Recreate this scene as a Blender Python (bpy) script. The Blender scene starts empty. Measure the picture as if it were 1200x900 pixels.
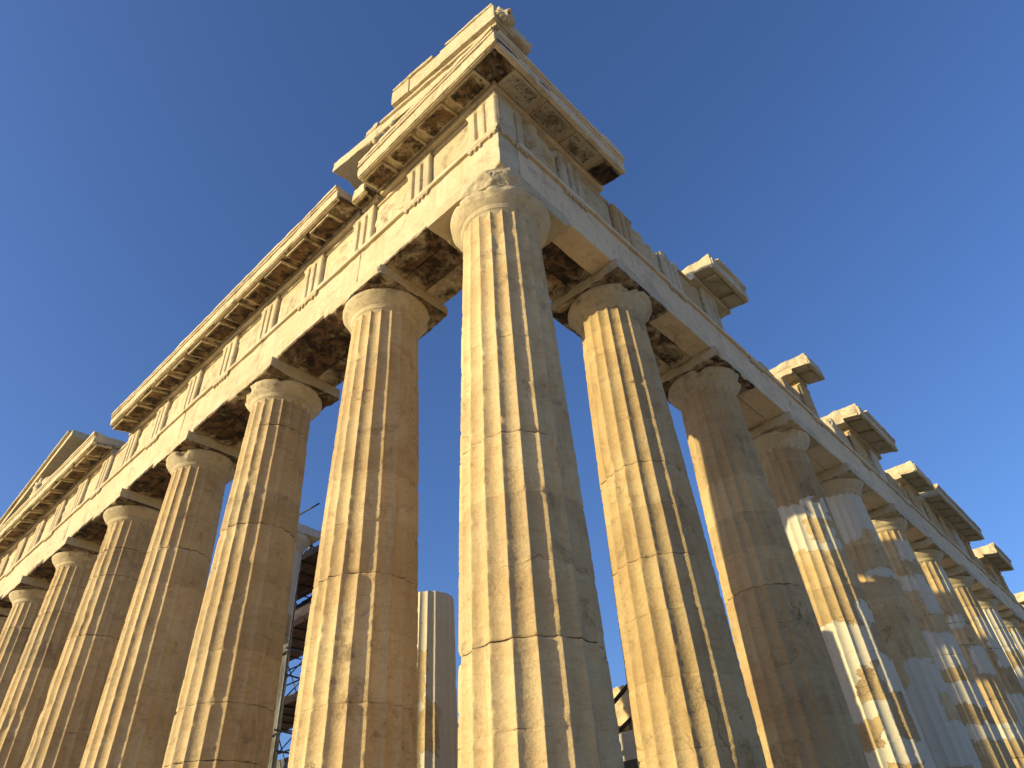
import bpy, math, random
import numpy as np
from mathutils import Matrix, Vector

# ------------------------------------------------------------------ camera, sky, sun, exposure
scn = bpy.context.scene
col = scn.collection
CAM = (-6.88033392, -5.9315482, -1.19405279)
YAW, PIT, ROL, FPX = 0.711965419, 0.668861687, -0.0744299377, 810.767411
cy_, sy_, cp_, sp_ = math.cos(YAW), math.sin(YAW), math.cos(PIT), math.sin(PIT)
fw = Vector((cp_*cy_, cp_*sy_, sp_)); rt = Vector((sy_, -cy_, 0)); up = rt.cross(fw)
r2 = rt*math.cos(ROL) + up*math.sin(ROL); u2 = up*math.cos(ROL) - rt*math.sin(ROL)
cam_d = bpy.data.cameras.new('camera'); cam_d.sensor_width = 36; cam_d.lens = 36*FPX/1200
cam_d.clip_start = .05; cam_d.clip_end = 9000
cam = bpy.data.objects.new('camera', cam_d); col.objects.link(cam)
cam.matrix_world = Matrix(((r2.x, u2.x, -fw.x, CAM[0]), (r2.y, u2.y, -fw.y, CAM[1]), (r2.z, u2.z, -fw.z, CAM[2]), (0, 0, 0, 1)))
scn.camera = cam

SUN_AZ = math.radians(149.5)      # direction towards the sun, from +x counter-clockwise
SUN_EL = math.radians(10.5)
world = bpy.data.worlds.new('World'); scn.world = world; world.use_nodes = True
wn = world.node_tree; bg = wn.nodes['Background']; bg.inputs['Strength'].default_value = .15
sky = wn.nodes.new('ShaderNodeTexSky'); sky.sky_type = 'NISHITA'; sky.sun_disc = False
sky.sun_elevation = SUN_EL; sky.sun_rotation = math.pi/2 - SUN_AZ
sky.air_density = 1.0; sky.dust_density = 1.6; sky.ozone_density = 5.2; sky.altitude = 150
tint = wn.nodes.new('ShaderNodeVectorMath'); tint.operation = 'MULTIPLY'; tint.inputs[1].default_value = (1.10, .93, 1.0)
wn.links.new(sky.outputs['Color'], tint.inputs[0]); wn.links.new(tint.outputs[0], bg.inputs['Color'])
sun_d = bpy.data.lights.new('sun', 'SUN'); sun_d.energy = 3.9; sun_d.angle = math.radians(.5); sun_d.color = (1, .83, .44)
sun = bpy.data.objects.new('sun', sun_d); col.objects.link(sun)
sd = Vector((math.cos(SUN_EL)*math.cos(SUN_AZ), math.cos(SUN_EL)*math.sin(SUN_AZ), math.sin(SUN_EL)))
sun.rotation_euler = sd.to_track_quat('Z', 'Y').to_euler(); sun.location = (-40, 20, 20)
vs = scn.view_settings
vs.view_transform = 'Standard'; vs.look = 'None'; vs.gamma = 1; vs.use_curve_mapping = False
vs.exposure = .76

# ------------------------------------------------------------------ noise
def _h(ix, iy, iz, seed):
    n = (ix*374761393 + iy*668265263 + iz*2147483647 + seed*1274126177) & 0xffffffff
    n = ((n ^ (n >> 13))*1274126177) & 0xffffffff
    n = ((n ^ (n >> 16))*2246822519) & 0xffffffff
    return ((n ^ (n >> 15)) & 0xffffff)/float(0xffffff)
def vnoise(P, seed=0):
    P = np.asarray(P, float); I = np.floor(P).astype(np.int64); f = P - I; f = f*f*f*(f*(f*6-15)+10)
    x, y, z = I[..., 0], I[..., 1], I[..., 2]; a, b, c = f[..., 0], f[..., 1], f[..., 2]
    def e(i, j, k): return _h(x+i, y+j, z+k, seed)
    x00 = e(0,0,0)*(1-a)+e(1,0,0)*a; x10 = e(0,1,0)*(1-a)+e(1,1,0)*a
    x01 = e(0,0,1)*(1-a)+e(1,0,1)*a; x11 = e(0,1,1)*(1-a)+e(1,1,1)*a
    return (x00*(1-b)+x10*b)*(1-c)+(x01*(1-b)+x11*b)*c
def fbm(P, seed=0, o=3):
    P = np.asarray(P, float); s = 0; a = .5; t = 0
    for i in range(o):
        s = s + a*vnoise(P*2**i, seed+i*31); t += a; a *= .5
    return s/t

# ------------------------------------------------------------------ mesh plumbing
def mk(name, parts, mat, parent=None, loc=(0, 0, 0), smooth=True):
    """parts: list of (V, F, attrs) -> one mesh object"""
    Vs, Fs, fr, cr, tn, off = [], [], [], [], [], 0
    for p in parts:
        V, F = np.asarray(p[0], float), np.asarray(p[1], np.int64); at = p[2] if len(p) > 2 else {}
        Vs.append(V); Fs.append(F+off); off += len(V)
        fr.append(np.broadcast_to(np.asarray(at.get('fresh', 0.), float), (len(V),)))
        cr.append(np.broadcast_to(np.asarray(at.get('crust', 0.), float), (len(V),)))
        tn.append(np.broadcast_to(np.asarray(at.get('tone', 0.), float), (len(V),)))
    V = np.concatenate(Vs); F = np.concatenate(Fs)
    me = bpy.data.meshes.new(name); n, m = len(V), len(F)
    me.vertices.add(n); me.vertices.foreach_set('co', V.astype(np.float32).ravel())
    me.loops.add(m*4); me.loops.foreach_set('vertex_index', F.astype(np.int32).ravel())
    me.polygons.add(m); me.polygons.foreach_set('loop_start', np.arange(m, dtype=np.int32)*4)
    me.polygons.foreach_set('use_smooth', np.full(m, smooth))
    for k, a in (('fresh', np.concatenate(fr)), ('crust', np.concatenate(cr)), ('tone', np.concatenate(tn))):
        if np.abs(a).max() > 1e-6:
            at = me.attributes.new(k, 'FLOAT', 'POINT'); at.data.foreach_set('value', a.astype(np.float32))
    me.update(calc_edges=True); me.validate()
    me.materials.append(mat)
    o = bpy.data.objects.new(name, me); col.objects.link(o); o.location = loc
    if parent: o.parent = parent
    return o
def empty(name, loc, label=None, cat=None, group=None):
    o = bpy.data.objects.new(name, None); col.objects.link(o); o.location = loc; o.empty_display_size = .2
    return tag(o, label, cat, group)
def tag(o, label=None, cat=None, group=None, kind=None):
    for k, v in (('label', label), ('category', cat), ('group', group), ('kind', kind)):
        if v: o[k] = v
    return o
def gridF(nu, nv, base=0, flip=False):
    i = np.arange(nu*nv).reshape(nu, nv)
    a, b, c, d = i[:-1, :-1], i[1:, :-1], i[1:, 1:], i[:-1, 1:]
    F = np.stack([a, b, c, d], -1).reshape(-1, 4) + base
    return F[:, ::-1] if flip else F
def lines(lo, hi, res):
    L = hi-lo; e = [x for x in (0, .006, .016, .035, .07) if x < L*.3 and x < res*2.5]
    n = max(1, int(round((L-2*e[-1])/res)))
    return np.unique(np.concatenate([lo+np.array(e), np.linspace(lo+e[-1], hi-e[-1], n+1), hi-np.array(e)]).round(6))
def sm(x, a, b):
    t = np.clip((x-a)/(b-a), 0, 1); return t*t*(3-2*t)
SEED = [10]
def block(lo, hi, res=.06, r0=.006, chip=.06, rough=.006, brk=(), X=(None, None, None), seed=None, cthr=.5):
    """a weathered stone block: rounded, chipped edges, uneven faces; brk = [(axis, sign, amplitude)] broken ends"""
    SEED[0] += 1; s = SEED[0] if seed is None else seed
    lo, hi = np.array(lo, float), np.array(hi, float)
    ax = [np.asarray(X[k]) if X[k] is not None else lines(lo[k], hi[k], res) for k in range(3)]
    Vs, Fs, off = [], [], 0
    for k in range(3):
        a, b = (k+1) % 3, (k+2) % 3
        A, B = np.meshgrid(ax[a], ax[b], indexing='ij')
        for sg, val in ((1, hi[k]), (-1, lo[k])):
            P = np.zeros(A.shape+(3,)); P[..., a] = A; P[..., b] = B; P[..., k] = val
            Vs.append(P.reshape(-1, 3)); Fs.append(gridF(len(ax[a]), len(ax[b]), off, sg < 0)); off += A.size
    V = np.concatenate(Vs); F = np.concatenate(Fs); so = s*7.31
    n1 = fbm(V*2.3+so, s); n2 = fbm(V*8+so, s+5, 2)
    r = r0 + chip*np.clip((n1-cthr)*3.2, 0, 1)*(.5+n2); r = np.minimum(r, (hi-lo).min()*.42)[:, None]
    q = np.clip(V, lo+r, hi-r); d = V-q; d /= np.maximum(np.linalg.norm(d, axis=1, keepdims=True), 1e-9)
    P = q+r*d
    P += d*((fbm(V*1.7+so, s+9)-.5)*rough*2.4 + (fbm(V*11+so, s+3)-.5)*rough)[:, None]
    for axis, sg, amp in brk:
        end = hi[axis] if sg > 0 else lo[axis]
        t = np.clip(1-np.abs(V[:, axis]-end)/(amp*2.2), 0, 1)
        W = V.copy(); W[:, axis] *= .35
        N = fbm(W*3.1+so*1.3, s+17, 4); N2 = np.abs(fbm(W*1.3+so, s+23, 2)-.5)*2
        P[:, axis] -= sg*amp*t*(np.clip((N-.25)*1.6, 0, 1)*.8+N2*.5)
    return P, F
def cut(V, p, n, amp=.1, freq=4, seed=0):
    n = np.array(n, float); n /= np.linalg.norm(n)
    s = (V-np.array(p))@n + amp*(fbm(V*freq+seed*3.7, seed, 4)-.5)*2
    return V - np.clip(s, 0, None)[:, None]*n
Fc = .885
def toL(V): V = np.asarray(V); return np.stack([-Fc-V[:, 1], V[:, 0], V[:, 2]], 1)
def toR(V): V = np.asarray(V); return np.stack([V[:, 0], -Fc-V[:, 1], V[:, 2]], 1)
def side(part, s):
    V, F = part[0], part[1]; rest = tuple(part[2:])
    return (toL(V), F)+rest if s == 'L' else (toR(V), F[:, ::-1])+rest
def tube(P, rad, n=8, closed=True):
    P = np.array(P, float); m = len(P); rad = np.broadcast_to(np.asarray(rad, float), (m,))
    T = np.gradient(P, axis=0); T /= np.linalg.norm(T, axis=1, keepdims=True)
    ref = np.array([.13, .21, .97]) if abs(T[0, 2]) < .9 else np.array([.9, .3, .1])
    A = np.cross(T, ref); A /= np.linalg.norm(A, axis=1, keepdims=True); B = np.cross(T, A)
    th = np.arange(n+1)*2*math.pi/n
    V = P[:, None]+rad[:, None, None]*(A[:, None]*np.cos(th)[None, :, None]+B[:, None]*np.sin(th)[None, :, None])
    c0 = np.repeat(P[:1, None], n+1, 1); c1 = np.repeat(P[-1:, None], n+1, 1)
    V = np.concatenate([c0, V, c1]); return V.reshape(-1, 3), gridF(m+2, n+1)
def lathe(prof, n, seed=0, amp=.004, freq=6):
    prof = np.array(prof, float); th = np.arange(n+1)*2*math.pi/n
    r, z = prof[:, 0][:, None], prof[:, 1][:, None]
    V = np.stack([r*np.cos(th), r*np.sin(th), z+0*th], -1)
    V = V.reshape(-1, 3); N = fbm(V*freq+seed*5.1, seed)-.5
    rr = np.maximum(np.hypot(V[:, 0], V[:, 1]), 1e-6)[:, None]
    V[:, :2] *= 1+(N[:, None]*amp*2)/rr
    return V, gridF(len(prof), n+1, 0, True)

# ------------------------------------------------------------------ materials
def NT(name):
    m = bpy.data.materials.new(name); m.use_nodes = True; nt = m.node_tree
    return m, nt, nt.nodes['Principled BSDF']
class G:
    def __init__(s, nt): s.nt = nt; s.L = nt.links
    def n(s, t, **k):
        x = s.nt.nodes.new(t)
        for a, b in k.items(): setattr(x, a, b)
        return x
    def link(s, a, b): s.L.new(a, b)
    def noise(s, vec, scale, detail=4, rough=.55, dist=0):
        x = s.n('ShaderNodeTexNoise'); x.inputs['Scale'].default_value = scale; x.inputs['Detail'].default_value = detail
        x.inputs['Roughness'].default_value = rough; x.inputs['Distortion'].default_value = dist; s.link(vec, x.inputs['Vector']); return x.outputs['Fac']
    def mapv(s, vec, sc):
        x = s.n('ShaderNodeVectorMath', operation='MULTIPLY'); s.link(vec, x.inputs[0]); x.inputs[1].default_value = sc; return x.outputs[0]
    def ramp(s, v, a, b, lo=0, hi=1):
        x = s.n('ShaderNodeMapRange', interpolation_type='SMOOTHSTEP'); s.link(v, x.inputs['Value'])
        for k, q in (('From Min', a), ('From Max', b), ('To Min', lo), ('To Max', hi)): x.inputs[k].default_value = q
        return x.outputs['Result']
    def math(s, op, a, b=None, c=None):
        x = s.n('ShaderNodeMath', operation=op)
        for i, q in enumerate((a, b, c)):
            if q is None: continue
            if isinstance(q, (int, float)): x.inputs[i].default_value = q
            else: s.link(q, x.inputs[i])
        return x.outputs[0]
    def mix(s, f, a, b, t='MIX'):
        x = s.n('ShaderNodeMix', data_type='RGBA', blend_type=t)
        for sk, q in ((0, f), (6, a), (7, b)):
            if isinstance(q, (int, float)): x.inputs[sk].default_value = q
            elif isinstance(q, tuple): x.inputs[sk].default_value = q+(1,)
            else: s.link(q, x.inputs[sk])
        return x.outputs[2]
def marble(name, ca, cb, cc, dirt=.5, fresh=(.47, .42, .335), bump=.5, pit=1.0):
    ca, cb, cc, fresh = [(c[0]*1.22, c[1]*1.26, c[2]*1.2) for c in (ca, cb, cc, fresh)]
    m, nt, bs = NT(name); g = G(nt)
    tc = g.n('ShaderNodeTexCoord').outputs['Object']
    oi = g.n('ShaderNodeObjectInfo').outputs['Random']
    ofs = g.n('ShaderNodeCombineXYZ'); k = g.math('MULTIPLY', oi, 37.)
    for i in range(3): g.link(k, ofs.inputs[i])
    va = g.n('ShaderNodeVectorMath', operation='ADD'); g.link(tc, va.inputs[0]); g.link(ofs.outputs[0], va.inputs[1]); v = va.outputs[0]
    big = g.noise(v, .9, 4, .6, .4); mid = g.noise(v, 3.1, 5, .62, .6)
    lam = g.noise(g.mapv(v, (1., 1., 5.5)), 1.5, 6, .68, 1.6)          # bedding of the marble
    run = g.noise(g.mapv(v, (6., 6., .5)), 1.0, 4, .6, .3)              # rain runs
    fine = g.noise(v, 24, 4, .7)
    c = g.mix(g.ramp(big, .36, .64), ca, cb)
    c = g.mix(g.math('MULTIPLY', g.ramp(lam, .46, .76), .45), c, cc)
    c = g.mix(g.math('MULTIPLY', g.ramp(run, .52, .74), .36), c, tuple(x*.72 for x in cc))
    c = g.mix(g.math('MULTIPLY', g.ramp(mid, .56, .78), .55), c, tuple(min(1, x*1.16) for x in cb))
    # every drum and block is a slightly different stone
    ta = g.n('ShaderNodeAttribute', attribute_name='tone').outputs['Fac']
    tm = g.math('ADD', g.math('MULTIPLY_ADD', ta, .12, 1.), g.math('MULTIPLY', g.math('SUBTRACT', oi, .5), .16))
    tv = g.n('ShaderNodeVectorMath', operation='SCALE'); g.link(c, tv.inputs[0]); g.link(tm, tv.inputs['Scale']); c = tv.outputs[0]
    # blotchy brown patina
    bl = g.math('MULTIPLY', g.ramp(g.noise(v, 1.9, 6, .7, 1.2), .50, .66), g.ramp(g.noise(g.mapv(v, (2.2, 2.2, 1.2)), 5, 5, .7), .35, .65))
    c = g.mix(g.math('MULTIPLY', bl, .38), c, tuple(x*.62 for x in cc))
    # dark lichen and grime
    dm = g.math('MULTIPLY', g.ramp(g.noise(v, 1.35, 6, .72, .8), .54, .66), g.ramp(fine, .36, .6))
    c = g.mix(g.math('MULTIPLY', dm, dirt), c, (.115, .072, .042))
    sp = g.ramp(g.noise(v, 9, 6, .75), .66, .73)
    c = g.mix(g.math('MULTIPLY', sp, .55*pit), c, (.10, .07, .045))
    c = g.mix(g.math('MULTIPLY', g.ramp(fine, .35, .7, 1, 0), .16), c, tuple(x*.5 for x in cc))
    # cracks
    dv = g.n('ShaderNodeVectorMath', operation='ADD'); nz = g.n('ShaderNodeTexNoise'); nz.inputs['Scale'].default_value = 2.2; nz.inputs['Detail'].default_value = 5
    g.link(v, nz.inputs['Vector']); sc = g.mapv(nz.outputs['Color'], (.7, .7, .7)); g.link(g.mapv(v, (1., 1., .8)), dv.inputs[0]); g.link(sc, dv.inputs[1])
    vo = g.n('ShaderNodeTexVoronoi', feature='DISTANCE_TO_EDGE'); vo.inputs['Scale'].default_value = .95; g.link(dv.outputs[0], vo.inputs['Vector'])
    crk = g.math('MULTIPLY', g.ramp(vo.outputs['Distance'], .001, .007, 1, 0), g.ramp(g.noise(v, 1.1, 3), .57, .66))
    c = g.mix(g.math('MULTIPLY', crk, .38), c, (.10, .07, .045))
    # restored marble
    fa = g.n('ShaderNodeAttribute', attribute_name='fresh').outputs['Fac']
    ff = g.ramp(g.math('ADD', fa, g.math('MULTIPLY', g.math('SUBTRACT', g.noise(v, 1.9, 6, .6, .9), .5), 1.8)), .47, .52)
    fc = g.mix(g.math('MULTIPLY', g.ramp(lam, .45, .75), .5), fresh, tuple(x*.84 for x in fresh))
    fc = g.mix(g.math('MULTIPLY', g.ramp(run, .5, .8), .35), fc, (.50, .44, .35))
    c = g.mix(ff, c, fc)
    # black crust where rain never washes; also paints the lion mouth hollow dark
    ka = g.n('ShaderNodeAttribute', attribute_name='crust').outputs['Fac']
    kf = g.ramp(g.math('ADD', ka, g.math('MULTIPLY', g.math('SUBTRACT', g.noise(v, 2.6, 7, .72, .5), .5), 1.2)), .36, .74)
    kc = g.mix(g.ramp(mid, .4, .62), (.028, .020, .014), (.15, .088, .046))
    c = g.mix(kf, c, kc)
    g.link(c, bs.inputs['Base Color']); bs.inputs['Roughness'].default_value = .82
    bs.inputs['Specular IOR Level'].default_value = .25
    h = g.math('ADD', g.math('MULTIPLY', fine, .35), g.math('MULTIPLY', g.noise(g.mapv(v, (1, 1, 3.)), 7, 6, .7), .9))
    h = g.math('ADD', h, g.math('MULTIPLY', g.noise(v, 60, 3, .7), .16)); h = g.math('SUBTRACT', h, g.math('MULTIPLY', crk, .9)); h = g.math('SUBTRACT', h, g.math('MULTIPLY', sp, .35))
    h = g.math('MULTIPLY', h, g.math('SUBTRACT', 1, g.math('MULTIPLY', ff, .75)))
    b = g.n('ShaderNodeBump'); b.inputs['Strength'].default_value = bump*1.6; b.inputs['Distance'].default_value = .03
    g.link(h, b.inputs['Height']); g.link(b.outputs[0], bs.inputs['Normal'])
    return m
def plain(name, c1, c2, scale=6, rough=.7, metal=0., stretch=(1, 1, 1)):
    m, nt, bs = NT(name); g = G(nt); tc = g.n('ShaderNodeTexCoord').outputs['Object']
    n = g.noise(g.mapv(tc, stretch), scale, 6, .65)
    g.link(g.mix(g.ramp(n, .35, .68), c1, c2), bs.inputs['Base Color'])
    bs.inputs['Roughness'].default_value = rough; bs.inputs['Metallic'].default_value = metal
    b = g.n('ShaderNodeBump'); b.inputs['Strength'].default_value = .3; b.inputs['Distance'].default_value = .02
    g.link(n, b.inputs['Height']); g.link(b.outputs[0], bs.inputs['Normal']); return m
M_COL = marble('honey_marble', (.41, .285, .145), (.455, .34, .19), (.285, .175, .082), .6)
M_ENT = marble('pale_weathered_marble', (.45, .36, .235), (.49, .41, .29), (.35, .255, .15), .55)
M_GREY = marble('grey_marble', (.56, .425, .275), (.60, .47, .315), (.43, .315, .195), .5)
M_NEW = marble('restored_marble', (.46, .43, .375), (.50, .465, .41), (.39, .355, .305), .25, bump=.25, pit=.5)
M_STEP = marble('step_marble', (.40, .34, .25), (.44, .38, .29), (.30, .24, .17), .5)
M_STEEL = plain('galvanised_steel', (.07, .07, .072), (.15, .15, .155), 9, .5, .5)
M_DARK = plain('dark_painted_steel', (.02, .02, .022), (.05, .045, .04), 7, .55, .3)
M_WOOD = plain('scaffold_plank', (.12, .07, .035), (.21, .13, .065), 4, .8, 0, (.5, .5, 6))
M_GROUND = plain('bare_limestone_ground', (.50, .39, .235), (.58, .46, .29), .35, .95)

# ------------------------------------------------------------------ ground
ZG = -2.85
gx = np.concatenate([-np.geomspace(3000, 30, 18), np.linspace(-24, 80, 53), np.geomspace(90, 3000, 16)])
A, B = np.meshgrid(gx, gx, indexing='ij'); P = np.stack([A, B, 0*A], -1).reshape(-1, 3)
P[:, 2] = ZG + (fbm(P*.13, 3)-.5)*.35*np.clip(1.5-np.abs(P[:, 0])/200, .2, 1) + (fbm(P*.9, 4)-.5)*.12
tag(mk('ground', [(P, gridF(len(gx), len(gx)))], M_GROUND), kind='structure')

# ------------------------------------------------------------------ the temple
YL = [0]+[3.68+4.296*i for i in range(6)]+[3.68*2+4.296*5]
XR = [0]+[3.69+4.291*i for i in range(15)]+[3.69*2+4.291*14]
temple = empty('temple', (30, 14.4, 0), 'ruined ancient temple of golden marble columns with broken cornice against blue sky', 'temple')
TM = Vector(temple.location)
def part(name, parts, mat, parent=None, **k):
    """a part of the temple, in world coordinates"""
    o = mk(name, parts, mat, parent or temple, **k)
    if parent is None: o.location = Vector(o.location)-TM
    return o
LX, LY = XR[-1], YL[-1]
for i, (out, z0, z1) in enumerate(((1.02, -.52, 0), (1.72, -1.04, -.523), (2.42, -1.56, -1.043), (2.7, -3.4, -1.563))):
    ps = [block((-out, -out, z0), (LX+out, LY+out, z1), res=1.2, chip=.05, rough=.01)]
    part('stylobate' if i == 0 else ('step' if i < 3 else 'foundation'), ps, M_STEP)

def shaft(seed, nper, dz, H=9.70, Rb=.955, Rt=.745, joints=None, fresh=None, stain=(), z0=0, gouge=1., brown=None, top=True):
    rng = random.Random(seed)
    if joints is None:
        joints = []; z = z0+rng.uniform(.5, .9)
        while z < z0+H-.4:
            joints.append((z, rng.choice((.25, .3, .4, 1.)))); z += rng.uniform(.8, 1.0)
    u = .5-.5*np.cos(np.pi*np.arange(nper)/nper); nf = 20
    FL = np.repeat(np.arange(nf), nper); U = np.tile(u, nf)
    FL = np.append(FL, FL[0]); U = np.append(U, U[0]); wrap = np.zeros(len(FL)); wrap[-1] = 2*np.pi
    zs = set(np.arange(z0, z0+H+1e-6, dz).round(4)); zs.add(round(z0+H, 4))
    for zj, s in joints: zs |= {round(zj+e, 4) for e in (-.05, -.022, -.009, 0, .009, .022, .05)}
    Z = np.array(sorted(x for x in zs if z0 <= x <= z0+H)); nz, na = len(Z), len(U)
    ZZ = np.repeat(Z[:, None], na, 1); UU = np.repeat(U[None], nz, 0); FF = np.repeat(FL[None], nz, 0)
    t = (ZZ-z0)/H; R = Rb+(Rt-Rb)*t+.018*np.sin(np.pi*t)
    di = np.zeros(nz, int)
    for zj, s in joints: di += (Z > zj)
    dr = np.array([rng.uniform(-.004, .004) for _ in range(len(joints)+1)])[di]; dt = np.array([rng.uniform(-.005, .005) for _ in range(len(joints)+1)])[di]
    th = np.radians(9)+(FF+UU)*np.radians(18)+dt[:, None]+wrap[None]
    thn = th-wrap[None]
    dep = .058*R/.95
    r = R+dr[:, None]-dep*(1-(2*UU-1)**2)
    nx = np.cos(thn); ny = np.sin(thn); so = seed*9.7
    P0 = np.stack([R*nx, R*ny, ZZ], -1)
    # chipped arrises
    ar = (FF+(UU > .5)) % nf
    Q = np.stack([ar*7.7+so, 0*ar+.3, ZZ*3.2], -1)
    ch = fbm(Q, seed, 4)
    jn = np.zeros_like(ZZ)
    for zj, s in joints: jn = np.maximum(jn, np.exp(-np.abs(ZZ-zj)/.07)*(.35+.65*s))
    ch2 = fbm(np.stack([ar*5.3+so, 0*ar+.7, ZZ*10], -1), seed+8, 3)
    c = np.clip((ch-.735+jn*.14)*9, 0, 1)*dep*.6 + np.clip((ch2-.60)*5, 0, 1)*dep*.28 + .002
    r = np.minimum(r, R+dr[:, None]-c)
    # joints
    for zj, s in joints:
        w = (fbm(np.stack([nx*2.5+so, ny*2.5, 0*nx+zj], -1), seed+3)-.3)
        zz = zj+.012*(fbm(np.stack([nx*4+so, ny*4, 0*nx+zj], -1), seed+5)-.5)
        r -= np.clip(w, .1, 1)*.055*s*np.exp(-((ZZ-zz)/.011)**2)
        e = fbm(P0*np.array([3, 3, 2.])+so, seed+11)
        r -= np.clip(e-.58, 0, 1)*.28*s*np.exp(-np.abs(ZZ-zj)/.05)
    # spalls and unevenness
    g = fbm(P0*np.array([1.3, 1.3, .9])+so, seed+21, 4)
    r -= np.clip(g-.73, 0, .12)*.4*gouge
    r += .003*(fbm(P0*3+so, seed+2)-.5)+.005*(fbm(P0*14+so, seed+4, 2)-.5)
    V = np.stack([r*np.cos(th), r*np.sin(th), ZZ], -1)
    if top:
        cap = [V[-1]*np.array([k, k, 1])+np.array([0, 0, 1])*(.02*(fbm(V[-1]*3*k+1, seed)-.5))[:, None] for k in (.8, .5, .2, 0)]
        V = np.concatenate([V, np.array(cap)])
    nz2 = V.shape[0]
    fr = np.zeros((nz2, na))
    if fresh:
        deg = np.degrees(np.arctan2(ny, nx)) % 360
        for z_a, z_b, d_a, d_b, val in fresh:
            fz = np.minimum(ZZ-z_a, z_b-ZZ)*2.2
            fd = np.minimum(deg-d_a, d_b-deg)/30. if d_b-d_a < 360 else 9
            f = np.clip(.5+np.minimum(fz, fd), 0, 1)
            fr[:nz] = np.where(val > 0, np.maximum(fr[:nz], f), np.minimum(fr[:nz], 1-f))
        fr[nz:] = fr[nz-1]
    cr = np.zeros((nz2, na)); deg0 = np.degrees(np.arctan2(ny, nx)) % 360
    for zj, s in joints: cr[:nz] = np.maximum(cr[:nz], (.30+.42*s)*np.exp(-((ZZ-zj)/.014)**2))
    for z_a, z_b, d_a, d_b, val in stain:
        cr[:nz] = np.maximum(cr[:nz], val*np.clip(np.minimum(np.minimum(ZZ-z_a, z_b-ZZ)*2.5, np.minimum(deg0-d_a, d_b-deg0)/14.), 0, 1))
    tv = np.array([rng.uniform(-1, 1) for _ in range(len(joints)+1)])[di]
    tone = np.zeros((nz2, na)); tone[:nz] = tv[:, None]
    return V.reshape(-1, 3), gridF(nz2, na, 0, True), {'fresh': fr.ravel(), 'tone': tone.ravel(), 'crust': cr.ravel()}

ECH = [(.70, 9.60), (.748, 9.695), (.765, 9.70), (.765, 9.718), (.752, 9.724), (.772, 9.732), (.772, 9.75), (.76, 9.756), (.782, 9.764),
       (.782, 9.782), (.772, 9.788), (.795, 9.80), (.83, 9.835), (.866, 9.872), (.90, 9.91), (.934, 9.95), (.962, 9.99), (.985, 10.03), (.992, 10.06), (.985, 10.085), (.93, 10.095)]
def capital(colo, seed, res, k=1., mat=None, crust=.22, cuts=(), fresh=0, mul=1., zs=0):
    na = 96 if res < .07 else 56
    pr = []
    for (a, b), (c, d) in zip(ECH[:-1], ECH[1:]):
        pr.append((a*k, b))
        if res < .07 and math.hypot(a-c, b-d) > .03: pr.append(((a+c)/2*k, (b+d)/2))
    pr.append((ECH[-1][0]*k, ECH[-1][1]))
    V, F = lathe(pr, na, seed, .010, 3)
    ang = np.arctan2(V[:, 1], V[:, 0])
    bite = np.clip(fbm(np.stack([np.cos(ang)*2.2+seed*3.3, np.sin(ang)*2.2, V[:, 2]*3], -1), seed+7, 4)-(.66 if cuts else .60), 0, 1)*(.6 if cuts else 1.0)
    sc = 1-bite*sm(V[:, 2], 9.8, 10.0); V[:, :2] *= sc[:, None]
    if cuts: V = cut(V, (-.66, -.72, 10.04), (-.70, -.71, .0), .05, 6, seed)
    a1 = {'crust': crust*sm(V[:, 2], 9.7, 9.95)*.9, 'fresh': fresh}
    V[:, 2] += zs
    part('echinus', [(V, F, a1)], mat or M_ENT, colo)
    h = 1.02*k
    W, F2 = block((-h, -h, 10.09), (h, h, 10.428), res=res*.7 if cuts else res, chip=.15, rough=.011, seed=seed+400, cthr=.47)
    for p, n, a in cuts: W = cut(W, p, n, a, 7, seed)
    ec = np.where(W[:, 2] < 10.13, crust+.24, crust*.35)
    W[:, 2] += zs
    part('abacus', [(W, F2, {'crust': ec, 'fresh': fresh})], mat or M_ENT, colo)

R3F = [(6.35, 7.7, 150, 212, 1), (7.2, 7.8, 212, 262, 1), (6.3, 7.0, 195, 262, 1), (6.5, 7.2, 200, 236, -1), (-1, 4.35, 0, 360, 1), (4.1, 4.9, 235, 275, 1), (2.55, 3.35, 195, 236, -1),
       (1.6, 2.15, 165, 205, -1), (1.7, 2.7, 228, 262, -1), (.7, 1.2, 200, 250, -1), (3.55, 4.4, 250, 300, -1)]
R4F = [(8.0, 9.9, 0, 360, 1), (8.05, 8.35, 225, 262, -1), (6.7, 6.95, 190, 275, 1), (-1, 4.2, 0, 360, 1), (3.4, 4.3, 150, 196, -1), (2.6, 3.4, 238, 285, -1), (.4, 1.5, 195, 245, -1)]
R5F = [(8.5, 9.3, 215, 275, 1), (7.4, 7.9, 190, 260, 1), (6.6, 7.5, 228, 300, 1), (4.7, 5.9, 180, 300, 1), (3.6, 4.3, 160, 300, 1), (2.6, 3.0, 180, 300, 1), (-1, 1.6, 0, 360, 1)]
R6F = [(8.4, 9.4, 235, 300, 1), (6.9, 7.4, 175, 240, 1), (5.2, 6.3, 215, 300, 1), (3.0, 3.6, 180, 270, 1)]
R7F = [(6.2, 8.3, 220, 320, 1), (4.0, 5.2, 170, 260, 1)]
R8F = [(7.6, 9.9, 0, 360, 1), (5.0, 6.9, 160, 300, 1), (2, 3.9, 0, 360, 1)]
def column(x, y, seed, near, **k):
    nper, dz, res = {0: (12, .035, .045), 1: (10, .05, .06), 2: (7, .10, .10), 3: (6, .2, .16)}[near]
    corner = (x == 0 and y == 0)
    o = part('column', [shaft(seed, nper, dz, Rb=.974 if corner else .955, Rt=.762 if corner else .745, **k)], M_COL)
    o.location = Vector((x, y, 0))-TM
    return o, res
cj = [(.52, .3), (1.5, 1.), (2.48, .25), (3.45, .3), (4.45, .8), (5.4, .2), (6.35, .35), (7.3, .2), (8.2, .3), (9.0, .25)]
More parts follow.
